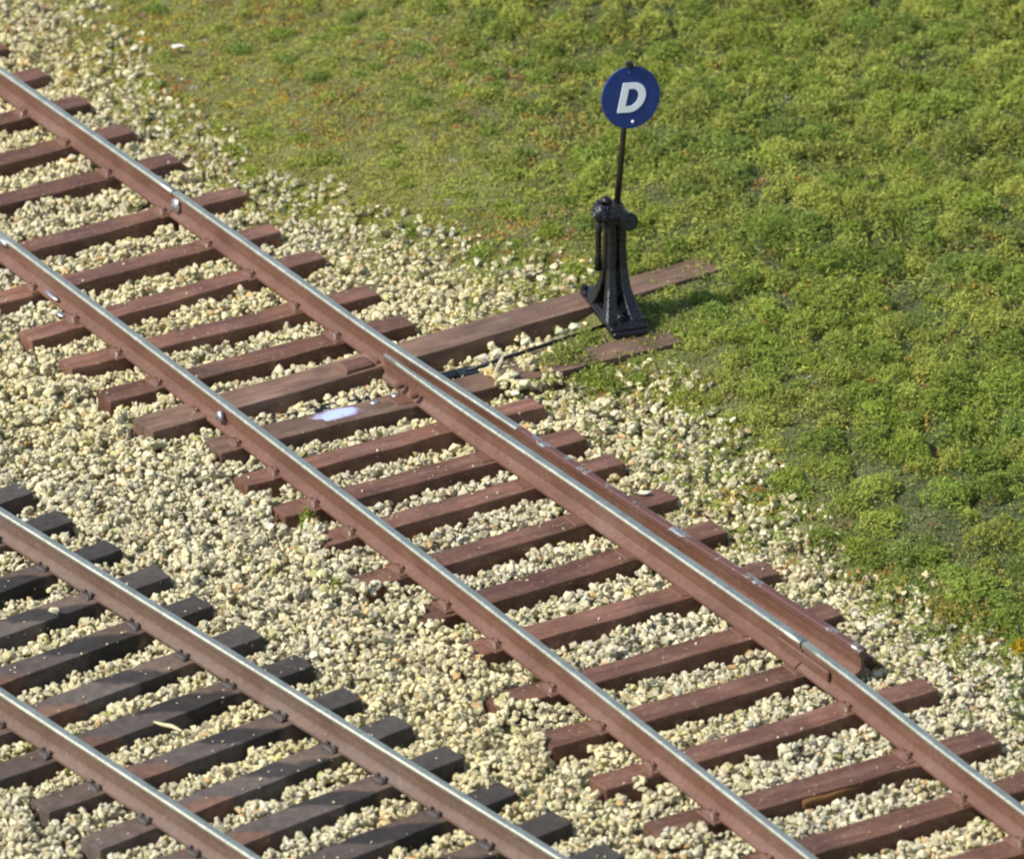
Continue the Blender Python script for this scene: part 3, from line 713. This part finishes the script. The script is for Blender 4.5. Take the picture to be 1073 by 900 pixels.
def turf(NC, per, seed):
    rg = np.random.default_rng(seed)
    x = rg.uniform(-5.0, 5.3, NC); y = rg.uniform(-7.0, 9.4, NC)
    td = turf_d(x, y); s, o = to_main(x, y)
    grey = np.exp(-(((s + 1.75) / .9) ** 2 + ((o - 3.55) / .55) ** 2) * 1.2)       # thin, dull patch of short turf
    fl_ = fluff(s, o)
    gap = sstep(-.75, -.15, vnoise(x, y, .33, 55) * .7 + vnoise(x, y, .14, 56) * .5)
    p = sstep(-1.0, .5, td + .6 * (rg.random(NC) - .5)) ** 1.35 * (1 - .45 * grey) * (1 - (.25 + .6 * fl_) * (1 - gap)) * (1 - .35 * fl_)
    keep = rg.random(NC) < p
    x, y, td, s, o, grey, fl_ = (a[keep] for a in (x, y, td, s, o, grey, fl_)); n = len(x)
    rad = (.045 + .05 * rg.random(n)) * (.7 + .6 * fl_) * (1 - .45 * grey)
    big = .5 + .5 * vnoise(x, y, .30, 57)
    hgt = (.020 + .03 * rg.random(n) + .055 * big * fl_) * (.7 + 1.1 * fl_) * (1 - .7 * grey) * sstep(-.8, .6, td)
    tone = vnoise(x, y, 1.3, 51) * .5 + vnoise(x, y, .35, 52) * .5
    ci = np.clip(((tone * .5 + .5) * 5.99 + rg.normal(0, 1.1, n)), 0, 5.99).astype(int); col = GREEN[ci].copy()
    yell = sstep(-.35, 1.1, (s - 1.6) * .22 - (o - 3) * .1 + vnoise(x, y, .8, 53)); col = col * (1 - .55 * yell[:, None]) + np.array([.53, .49, .125]) * .55 * yell[:, None]
    q_ = rg.random(n); fl = .13 * sstep(-.5, .5, vnoise(x, y, .6, 54)) * (1 - .85 * fl_) + .008
    col[q_ < fl] = np.array([.52, .25, .07]); m2 = (q_ > fl) & (q_ < fl * 2.0); col[m2] = np.array([.60, .46, .08]); m3 = (q_ > fl * 2.0) & (q_ < fl * 3.2); col[m3] = np.array([.38, .28, .16])
    m4 = rg.random(n) < .006; col[m4] = np.array([.58, .55, .42])
    col = col * (1 - .6 * grey[:, None]) + np.array([.17, .20, .12]) * .6 * grey[:, None]
    dk = rg.random(n) < .12; col[dk] *= .6
    ix = np.repeat(np.arange(n), per); M_ = len(ix)
    a = rg.uniform(0, 2 * np.pi, M_); rr = np.sqrt(rg.random(M_)) * rad[ix]
    bx = x[ix] + np.cos(a) * rr; by = y[ix] + np.sin(a) * rr
    bz = ground_z(bx, by) + hgt[ix] * (1 - (rr / rad[ix]) ** 2 * .7) * rg.uniform(-.1, 1.0, M_)
    ii = np.clip(((bx - GX0) / GR).astype(int), 0, NX - 1); jj = np.clip(((by - GY0) / GR).astype(int), 0, NY - 1)
    bz = np.maximum(bz, H[ii, jj] - .012 + .012 * rg.random(M_) + .022 * rg.random(M_) * (1 - sstep(.1, .6, td[ix])))
    s2, o2 = to_main(bx, by); ont = TM[ii, jj]
    kp = (~ont | (rg.random(M_) < np.where(s2 > 2.1, .14 + .35 * sstep(3.7, 4.5, o2), .60) * sstep(2.6, 3.9, o2))) & (o2 > 1.95)
    kp &= ~((np.abs(s2 - 2.19) < .42) & (np.abs(o2 - 3.42) < .15)) & ~((s2 < 2.3) & (s2 > 1.83) & (o2 < 3.3) & (rg.random(M_) < .85))
    ix, bx, by, bz = ix[kp], bx[kp], by[kp], bz[kp]; M_ = len(ix)
    ln = rg.uniform(.020, .052, M_) * (.75 + .6 * fl_[ix]) * (1 - .4 * grey[ix])
    return curls(rg, bx, by, bz, ln, col[ix] * rg.uniform(.72, 1.28, (M_, 1)))
V, F, C = turf(30000, 19, 77)
def sponges(NC, dens, seed):                                # loose spongy cushions, largest to the right
    rg = np.random.default_rng(seed); x = rg.uniform(-4.5, 5.3, NC); y = rg.uniform(-7.0, 9.4, NC)
    td = turf_d(x, y); s, o = to_main(x, y); f_ = fluff(s, o)
    grey = np.exp(-(((s + 1.75) / .9) ** 2 + ((o - 3.55) / .55) ** 2) * 1.2)
    keep = (rg.random(NC) < (.12 + .88 * f_) * (1 - .85 * grey)) & (td > .15 + .25 * rg.random(NC))
    cell = {}; out = []
    for i in np.nonzero(keep)[0]:
        r_ = (.06 + .11 * rg.random() ** 1.3) * (.7 + .5 * f_[i]); k = (int(x[i] / .2), int(y[i] / .2)); ok = True
        for a in (-1, 0, 1):
            for b in (-1, 0, 1):
                for (px, py, pr) in cell.get((k[0] + a, k[1] + b), ()):
                    if (px - x[i]) ** 2 + (py - y[i]) ** 2 < ((pr + r_) * .72) ** 2: ok = False
        if ok: cell.setdefault(k, []).append((x[i], y[i], r_)); out.append((x[i], y[i], r_, f_[i]))
    out = np.array(out); n = len(out)
    s, o = to_main(out[:, 0], out[:, 1])
    tone = vnoise(out[:, 0], out[:, 1], 1.3, 51) * .5 + vnoise(out[:, 0], out[:, 1], .35, 52) * .5
    col = GREEN[np.clip((tone * .5 + .5) * 5.99 + rg.normal(0, 1.3, n), 0, 5.99).astype(int)] * rg.uniform(.82, 1.12, (n, 1))
    cnt = np.maximum(30, (out[:, 2] ** 2 * math.pi * dens).astype(int)); ix = np.repeat(np.arange(n), cnt); M_ = len(ix)
    a = rg.uniform(0, 2 * np.pi, M_); u_ = np.sqrt(rg.random(M_)); ph = rg.uniform(0, 6.28, n)[ix]
    r_ = out[ix, 2] * (1 + .22 * np.sin(a * 3 + ph) + .13 * np.sin(a * 5 - ph * 2)); rr = u_ * r_
    bx = out[ix, 0] + np.cos(a) * rr; by = out[ix, 1] + np.sin(a) * rr
    lumps = 1 + .30 * vnoise(bx, by, .055, 60)
    bz = ground_z(bx, by) + out[ix, 2] * (.42 + .55 * out[ix, 3]) * np.sqrt(1 - u_ ** 2) * lumps * rg.uniform(.72, 1.05, M_)
    ii = np.clip(((bx - GX0) / GR).astype(int), 0, NX - 1); jj = np.clip(((by - GY0) / GR).astype(int), 0, NY - 1)
    s2, o2 = to_main(bx, by); k = ~TM[ii, jj] & ~((np.abs(s2 - 2.36) < .24) & (o2 < 4.5)) & ~((np.abs(s2 - 2.19) < .5) & (np.abs(o2 - 3.42) < .28))
    ix, bx, by, bz = ix[k], bx[k], by[k], bz[k]; M_ = len(ix)
    return curls(rg, bx, by, bz, rg.uniform(.022, .055, M_), col[ix] * rg.uniform(.75, 1.25, (M_, 1)), .0034, .0065)
V3_, F3_, C3_ = sponges(8000, 8200, 79)
F = np.concatenate([F, F3_ + len(V)]); V = np.concatenate([V, V3_]); C = np.concatenate([C, C3_])
def mat_layer(n, seed):                                     # low felt of short fibres under the clumps
    rg = np.random.default_rng(seed); x = rg.uniform(-5.0, 5.3, n); y = rg.uniform(-7.0, 9.4, n)
    ii = np.clip(((x - GX0) / GR).astype(int), 0, NX - 1); jj = np.clip(((y - GY0) / GR).astype(int), 0, NY - 1)
    td = TD[ii, jj]; k = (rg.random(n) < sstep(-.7, .35, td) ** 1.3) & ~TM[ii, jj]; x, y, ii, jj = x[k], y[k], ii[k], jj[k]
    s2, o2 = to_main(x, y); k = (o2 > 2.0) & ~((np.abs(s2 - 2.19) < .42) & (np.abs(o2 - 3.42) < .15)); x, y, ii, jj, s2, o2 = (q[k] for q in (x, y, ii, jj, s2, o2))
    z = np.maximum(ground_z(x, y), H[ii, jj] - .01) + rg.uniform(-.012, .016, len(x))
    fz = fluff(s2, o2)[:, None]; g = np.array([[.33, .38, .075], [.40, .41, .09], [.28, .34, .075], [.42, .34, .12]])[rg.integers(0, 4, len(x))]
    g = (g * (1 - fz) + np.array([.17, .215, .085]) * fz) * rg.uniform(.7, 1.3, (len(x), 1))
    return curls(rg, x, y, z, rg.uniform(.016, .034, len(x)), g, .004, .008)
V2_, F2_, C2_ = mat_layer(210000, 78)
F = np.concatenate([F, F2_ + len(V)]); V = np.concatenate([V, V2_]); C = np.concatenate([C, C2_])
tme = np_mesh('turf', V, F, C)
tag(link('turf', tme, M_turf), 'clumpy olive green turf with orange and yellow flecks on the bank', 'turf', kind='stuff')
print('turf tris', len(F))

# ------------------------------------------------------------------ small single things
def loose(pos, r_, seed, label, colr=(.62, .57, .38), sc=(1, 1, 1), name='loose_stone', cat='stone', rot=0):
    V, F = PROTO[seed % len(PROTO)]
    me = np_mesh(name, V * r_ * np.array(sc), F, np.tile(np.array(colr), (len(V), 1)))
    o = link(name, me, M_stone); o.location = pos; o.rotation_euler = (0, 0, rot); tag(o, label, cat)
    return o
loose(MP(2.06, 2.22, -.015), .055, 1, 'pale stone lying behind the rail end of the black rod')
loose(MP(2.05, 2.34, -.01), .065, 2, 'rounded pale stone just behind the black rod, second from the rail')
loose(MP(2.10, 2.62, .0), .06, 3, 'upright pale stone against the head tie behind the rod', sc=(.8, .8, 1.3))
loose(MP(2.13, 2.93, .0), .05, 4, 'small olive pale stone behind the rod near the stand', (.45, .45, .28))
loose(MP(2.12, 3.06, .0), .058, 5, 'pale green stone touching the left side of the stand base', (.50, .52, .34))
loose(MP(1.60, 2.16, .03), .065, 6, 'wide pale stone on the shorter head tie beside the rail', sc=(1.5, .8, .8), rot=.5)
loose(MP(1.46, 2.22, .02), .058, 7, 'cream stone on the near edge of the shorter head tie')
loose(MP(1.36, 2.08, .02), .04, 8, 'small white stone next to the stock rail before the head tie', (.68, .64, .48))
loose(MP(-.53, 2.01, .03), .05, 9, 'pale greenish stone sitting on a tie end beside the stock rail', (.58, .60, .42), sc=(1.4, .8, .6))
loose(MP(8.35, 3.07, .06), .055, 10, 'white flat stone lying in the far turf', (.62, .59, .50), sc=(1.3, .8, .5))
loose(LP(*to_low(-3.146, 39.289 - Y0), .04), .05, 11, 'cream pebble sitting on a dark tie in the lower track', (.60, .56, .36))
bm = bmesh.new(); tube(bm, [(-.11, .02, 0), (-.04, -.002, .010), (.04, .0, .010), (.12, -.02, 0)], [.006, .012, .015, .007], 7); wobble(bm, .006, 14, 3)
sv = link('stone_sliver', bm_mesh('stone_sliver', bm), None); sv.data.materials.append(M_stone)
a = sv.data.color_attributes.new('Col', 'FLOAT_COLOR', 'POINT'); a.data.foreach_set('color', np.tile(np.array([.60, .53, .32, 1], np.float32), len(sv.data.vertices)))
sv.location = (-2.303, 37.649 - Y0, .03); sv.rotation_euler = (0, 0, R(-25)); tag(sv, 'long tan sliver lying across the stones between two dark ties', 'sliver')
bm = bmesh.new(); tube(bm, [(0, 0, -.04), (.01, .01, .05), (.05, .02, .13), (.065, .03, .17)], [.012, .014, .016, .006], 6); wobble(bm, .008, 14, 5)
tw = link('dry_twig', bm_mesh('dry_twig', bm), None); tw.data.materials.append(M_stone)
a = tw.data.color_attributes.new('Col', 'FLOAT_COLOR', 'POINT'); a.data.foreach_set('color', np.tile(np.array([.46, .40, .28, 1], np.float32), len(tw.data.vertices)))
tw.location = MP(1.69, 2.10, .0); tag(tw, 'pale forked twig leaning on the shorter head tie by the rail', 'twig')
def tuft(pos, n, h, cols, label, seed, name='weed_tuft', cat='weed', spread=.06):
    rg = np.random.default_rng(seed); a = rg.uniform(0, 6.28, n); rr = np.sqrt(rg.random(n)); lob = 1 + .35 * np.sin(a * 3 + seed)
    bx = np.cos(a) * rr * spread * lob; by = np.sin(a) * rr * spread * lob; bz = (1 - rr ** 2) * h * rg.uniform(0, 1, n) - .02
    V, F, C = curls(rg, bx, by, bz, rg.uniform(.03, .06, n), np.array(cols)[rg.integers(0, len(cols), n)] * rg.uniform(.75, 1.25, (n, 1)))
    o = link(name, np_mesh(name, V, F, C), M_turf); o.location = pos; tag(o, label, cat)
gcol = [(.27, .33, .05), (.24, .30, .05), (.33, .35, .08)]
tuft(MP(.42, -.20, .0), 170, .12, gcol, 'bright green weed growing between two tie ends beside the left rail', 1)
tuft(MP(-.54, -.50, .0), 110, .09, gcol, 'small yellow green weed in the stones off the tie ends', 2)
tuft(MP(1.72, 2.75, .02), 420, .08, gcol, 'pale green tuft growing on the shorter head tie', 3, spread=.2)
tuft(MP(1.30, 2.75, .0), 500, .09, gcol, 'rounded green tuft on the stones in front of the shorter head tie', 4, spread=.18)
tuft(MP(1.92, 3.05, .0), 260, .07, gcol, 'green sprig at the foot of the stand where the rod ends', 5, spread=.12)
tuft(MP(-3.84, 2.93, .03), 140, .07, [(.55, .38, .02), (.50, .33, .02)], 'bright yellow flower clump at the right edge of the turf', 6, 'flower_clump', 'flowers', .05)
tuft(MP(-3.11, 2.86, .03), 300, .04, [(.42, .24, .07), (.46, .34, .09), (.34, .34, .08), (.36, .38, .08)], 'orange flower clump on the turf edge near the lower right', 7, 'flower_clump', 'flowers', .16)
tuft(MP(-2.95, 3.15, .05), 700, .10, [(.33, .42, .08), (.38, .44, .09)], 'bright green bushy tuft in the turf above the orange flowers', 8, spread=.22)

bm = bmesh.new(); add_box(bm, .46, .05, .06, bev=.008)  # thin orange brown strip along the near side of a tie
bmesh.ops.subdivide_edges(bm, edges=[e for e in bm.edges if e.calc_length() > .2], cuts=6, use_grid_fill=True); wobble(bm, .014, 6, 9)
wc = link('orange_strip', bm_mesh('orange_strip', bm), M_stone); a = wc.data.color_attributes.new('Col', 'FLOAT_COLOR', 'POINT')
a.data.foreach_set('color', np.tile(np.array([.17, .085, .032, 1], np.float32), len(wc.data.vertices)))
wc.location = MP(-4.735, .80, -.052); wc.rotation_euler = (R(20), 0, angM); tag(wc, 'orange brown strip lying against the near side of a tie at lower right', 'wood chip')
